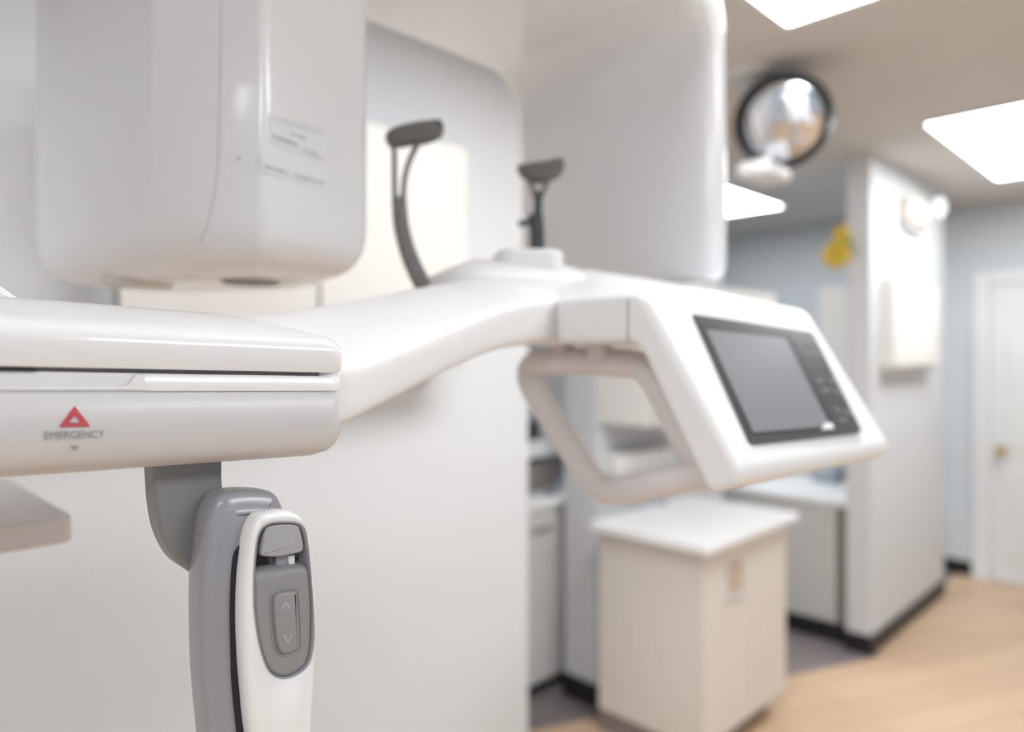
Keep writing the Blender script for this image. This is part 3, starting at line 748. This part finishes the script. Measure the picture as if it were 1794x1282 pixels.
SH = thing('open_shelf', 'white open shelf unit standing on the worktop in the narrow gap', 'shelf')
l_ = 2.24
SH.location = W(r0, l_, zn); inv = Matrix.Translation(-SH.location)
za = rlz(hit(950, 866, W(0, l_, 0), LV))[2]; zb_ = rlz(hit(950, 800, W(0, l_, 0), LV))[2]; zd = rlz(hit(950, 772, W(0, l_, 0), LV))[2]
for p in (box('board', r0, r1 + .1, l_, l_ + .3, zb_, zd, M['top'], None, bevel=.003),
          box('back_panel', r0, r1 + .1, l_ + .3, l_ + .31, zn + .0008, .5, M['wallwhite'], None), box('side_panel', r1 + .1, r1 + .115, l_, l_ + .31, zn + .0008, .5, M['top'], None),
          box('side_panel', r0 - .015, r0, l_, l_ + .31, zn + .0008, .5, M['top'], None)):
    p.parent = SH; p.matrix_parent_inverse = inv
item('storage_box', 921, 976, 866.3, 806, l_ + .01, .18, M['brown'], 'brown-grey box on the worktop in the narrow gap left of the partition', 'box')
item('bottle_cap_jar', 934, 945, 771, 738, l_ + .02, .05, M['dark'], 'small black jar on the shelf board, just left of the grip handle', 'jar')
jb = rlz(hit(968, 892, W(0, 2.16, 0), LV))
o = lathe('cup', [(0, 0), (.025, 0), (.03, .035), (.027, .035), (.022, .004), (0, .004)], W(jb[0], 2.16, zn + .001), ZV, M['print']); tag(o, 'small dark cup on the worktop in the narrow gap, below the brown-grey box', 'cup')
# ================================================================== things on the pillar
PLN = 1.245
pb_ = thing('wall_box', 'shallow cream cabinet box mounted on the right side of the pillar', 'wall cabinet')
a = rlz(hit(1566, 600, W(0, 1.175, 0), LV)); b = rlz(hit(1645, 600, W(0, 1.175, 0), LV))
z1 = rlz(hit(1600, 492, W(0, 1.175, 0), LV))[2]; z0 = rlz(hit(1610, 642, W(0, 1.175, 0), LV))[2]
pb_.location = W(a[0], PLN, z0); inv = Matrix.Translation(-pb_.location)
ps = [box('body', a[0], b[0], 1.19, PLN - .001, z0, z1, M['cream'], None, bevel=.004), box('door', a[0] + .005, b[0] - .005, 1.175, 1.189, z0 + .005, z1 - .005, M['cream'], None, bevel=.004),
      box('base_shadow_rail', a[0] + .02, b[0] - .02, 1.195, PLN - .001, z0 - .03, z0, M['grylam'], None)]
for p in ps: p.parent = pb_; p.matrix_parent_inverse = inv
EL = thing('emergency_light', 'ivory emergency light with round white lamp head high on the right side of the pillar', 'emergency light')
a = rlz(hit(1590, 372, W(0, 1.2, 0), LV)); b = rlz(hit(1624, 372, W(0, 1.2, 0), LV))
ez0 = rlz(hit(1607, 392, W(0, 1.2, 0), LV))[2]; ez1 = rlz(hit(1607, 350, W(0, 1.2, 0), LV))[2]
EL.location = W(a[0], PLN, ez0); inv = Matrix.Translation(-EL.location)
ps = [box('housing', a[0], b[0], 1.18, PLN - .001, ez0, ez1, M['ivory'], None, bevel=.012)]
hc = hit(1640, 364, W(0, 1.17, 0), LV)
ps.append(lathe('lamp_head', [(0, -.05), (.03, -.045), (.05, -.01), (.058, .02), (.055, .025), (0, .028)], hc, (-LV + Vector((-.2, -.3, -.1))), M['trimw']))
ps.append(tube('bracket', [hc + LV * .02, W(b[0] - .03, 1.21, (ez0 + ez1) / 2)], .014, M['ivory']))
ps.append(box('lower_cover', a[0] + .02, b[0] - .02, 1.20, PLN - .001, ez0 - .035, ez0, M['grylam'], None, bevel=.008))
for p in ps: p.parent = EL; p.matrix_parent_inverse = inv
oc = rlz(hit(1645, 960, W(0, PLN, 0), LV))
o = box('wall_outlet', oc[0] - .035, oc[0] + .035, PLN - .007, PLN - .0005, oc[2] - .055, oc[2] + .055, M['ivory'], None, bevel=.003)
tag(o, 'ivory outlet plate low on the right side of the pillar', 'outlet')
# ================================================================== yellow flower ornament on the pillar end
FL = thing('flower_ornament', 'yellow flower ornament with green leaves hung at the left edge of the pillar', 'flower ornament')
fr_ = 3.72
fcw = hit(1470, 436, W(fr_, 0, 0), RV)
FL.location = fcw; inv = Matrix.Translation(-fcw)
def petal(name, c, ang, L, wd, m, bulge=.012):
    n = 8; rings = []
    ux = LV * -1; d = ux * math.cos(ang) + ZV * math.sin(ang); e = ux * -math.sin(ang) + ZV * math.cos(ang)
    for i in range(n + 1):
        t = i / n; ww = wd * math.sin(math.pi * min(.97, max(.03, t ** .8))) * .5
        p = c + d * (L * t) - RV * (bulge * math.sin(t * math.pi))
        rings.append([p + e * ww, p - RV * .004, p - e * ww, p + RV * .002])
    o = loft(name, rings, m, None, ang=80); o.parent = FL; o.matrix_parent_inverse = inv; return o
fcA = hit(1466, 446, W(fr_, 0, 0), RV)
for k in range(7): petal('petal', fcA, k * 2 * math.pi / 7 + .3, .085, .06, M['yellow'])
fcB = hit(1476, 410, W(fr_, 0, 0), RV)
for k in range(6): petal('petal', fcB - RV * .008, k * 2 * math.pi / 6, .05, .04, M['yellow'])
for ang in (-.3, .9, 2.4): petal('leaf', hit(1479, 436, W(fr_ + .008, 0, 0), RV), ang, .075, .035, M['green'])
o = lathe('flower_centre', [(0, -.006), (.018, -.004), (.018, .006), (0, .012)], fcA, -RV, M['green']); o.parent = FL; o.matrix_parent_inverse = inv
o = tube('hook', [W(3.76, rlz(fcA)[1] - .02, rlz(fcA)[2]), fcA], .005, M['green']); o.parent = FL; o.matrix_parent_inverse = inv
# ================================================================== round convex mirror on ceiling mount
MR = thing('convex_mirror', 'round convex mirror with black rim hung from the ceiling', 'mirror')
mc = at(1372, 212, 2.5)
MR.location = mc; inv = Matrix.Translation(-mc)
mn = (Vector((-.66, -1, -.46))).normalized()
Rm = .150
prof_ = [(Rm * math.sin(t), .028 * (math.cos(t) - 0)) for t in [math.radians(x) for x in range(0, 91, 6)]]
prof_ = [(0.0, -.01)] + [(Rm * math.sin(math.radians(x)), -.01 + .001) for x in (90,)] + [(r_, .0 + h_) for r_, h_ in prof_[::-1]]
ps = [lathe('mirror_dome', prof_, mc, mn, M['mirror'], ang=80, n=64),
      lathe('rim', [(Rm - .004, -.05), (Rm + .010, -.05), (Rm + .012, .0), (Rm + .010, .045), (Rm + .002, .047), (Rm - .004, .0)], mc, mn, M['black'], n=64),
      lathe('rear_shell', [(0, -.10), (.07, -.095), (.13, -.06), (Rm + .01, -.05), (0, -.0495)], mc, mn, M['black'], n=64)]
mt = Vector((mc.x - .10, mc.y + .06, CAMZ + CEIL))
ps.append(tube('arm', smooth_open([tuple(mc - mn * .09), tuple(mc - mn * .14 + ZV * .04), tuple(mt - ZV * .06), tuple(mt)], 5), .014, M['lampframe']))
ps.append(lathe('ceiling_plate', [(0, -.02), (.10, -.018), (.12, -.002), (0, -.002)], mt, ZV, M['lampframe']))
lb_ = mc - ZV * .17 + Vector((-.06, 0.02, 0))
ps.append(stack_room('lower_housing', lb_, .11, .06, .03, [(.02, -.035), (.005, -.028), (0, -.01), (.004, .012), (.02, .02)], M['trimw']))
ps.append(tube('lower_bracket', [lb_ + ZV * .01, mc - mn * .07], .012, M['trimw']))
for p in ps: p.parent = MR; p.matrix_parent_inverse = inv
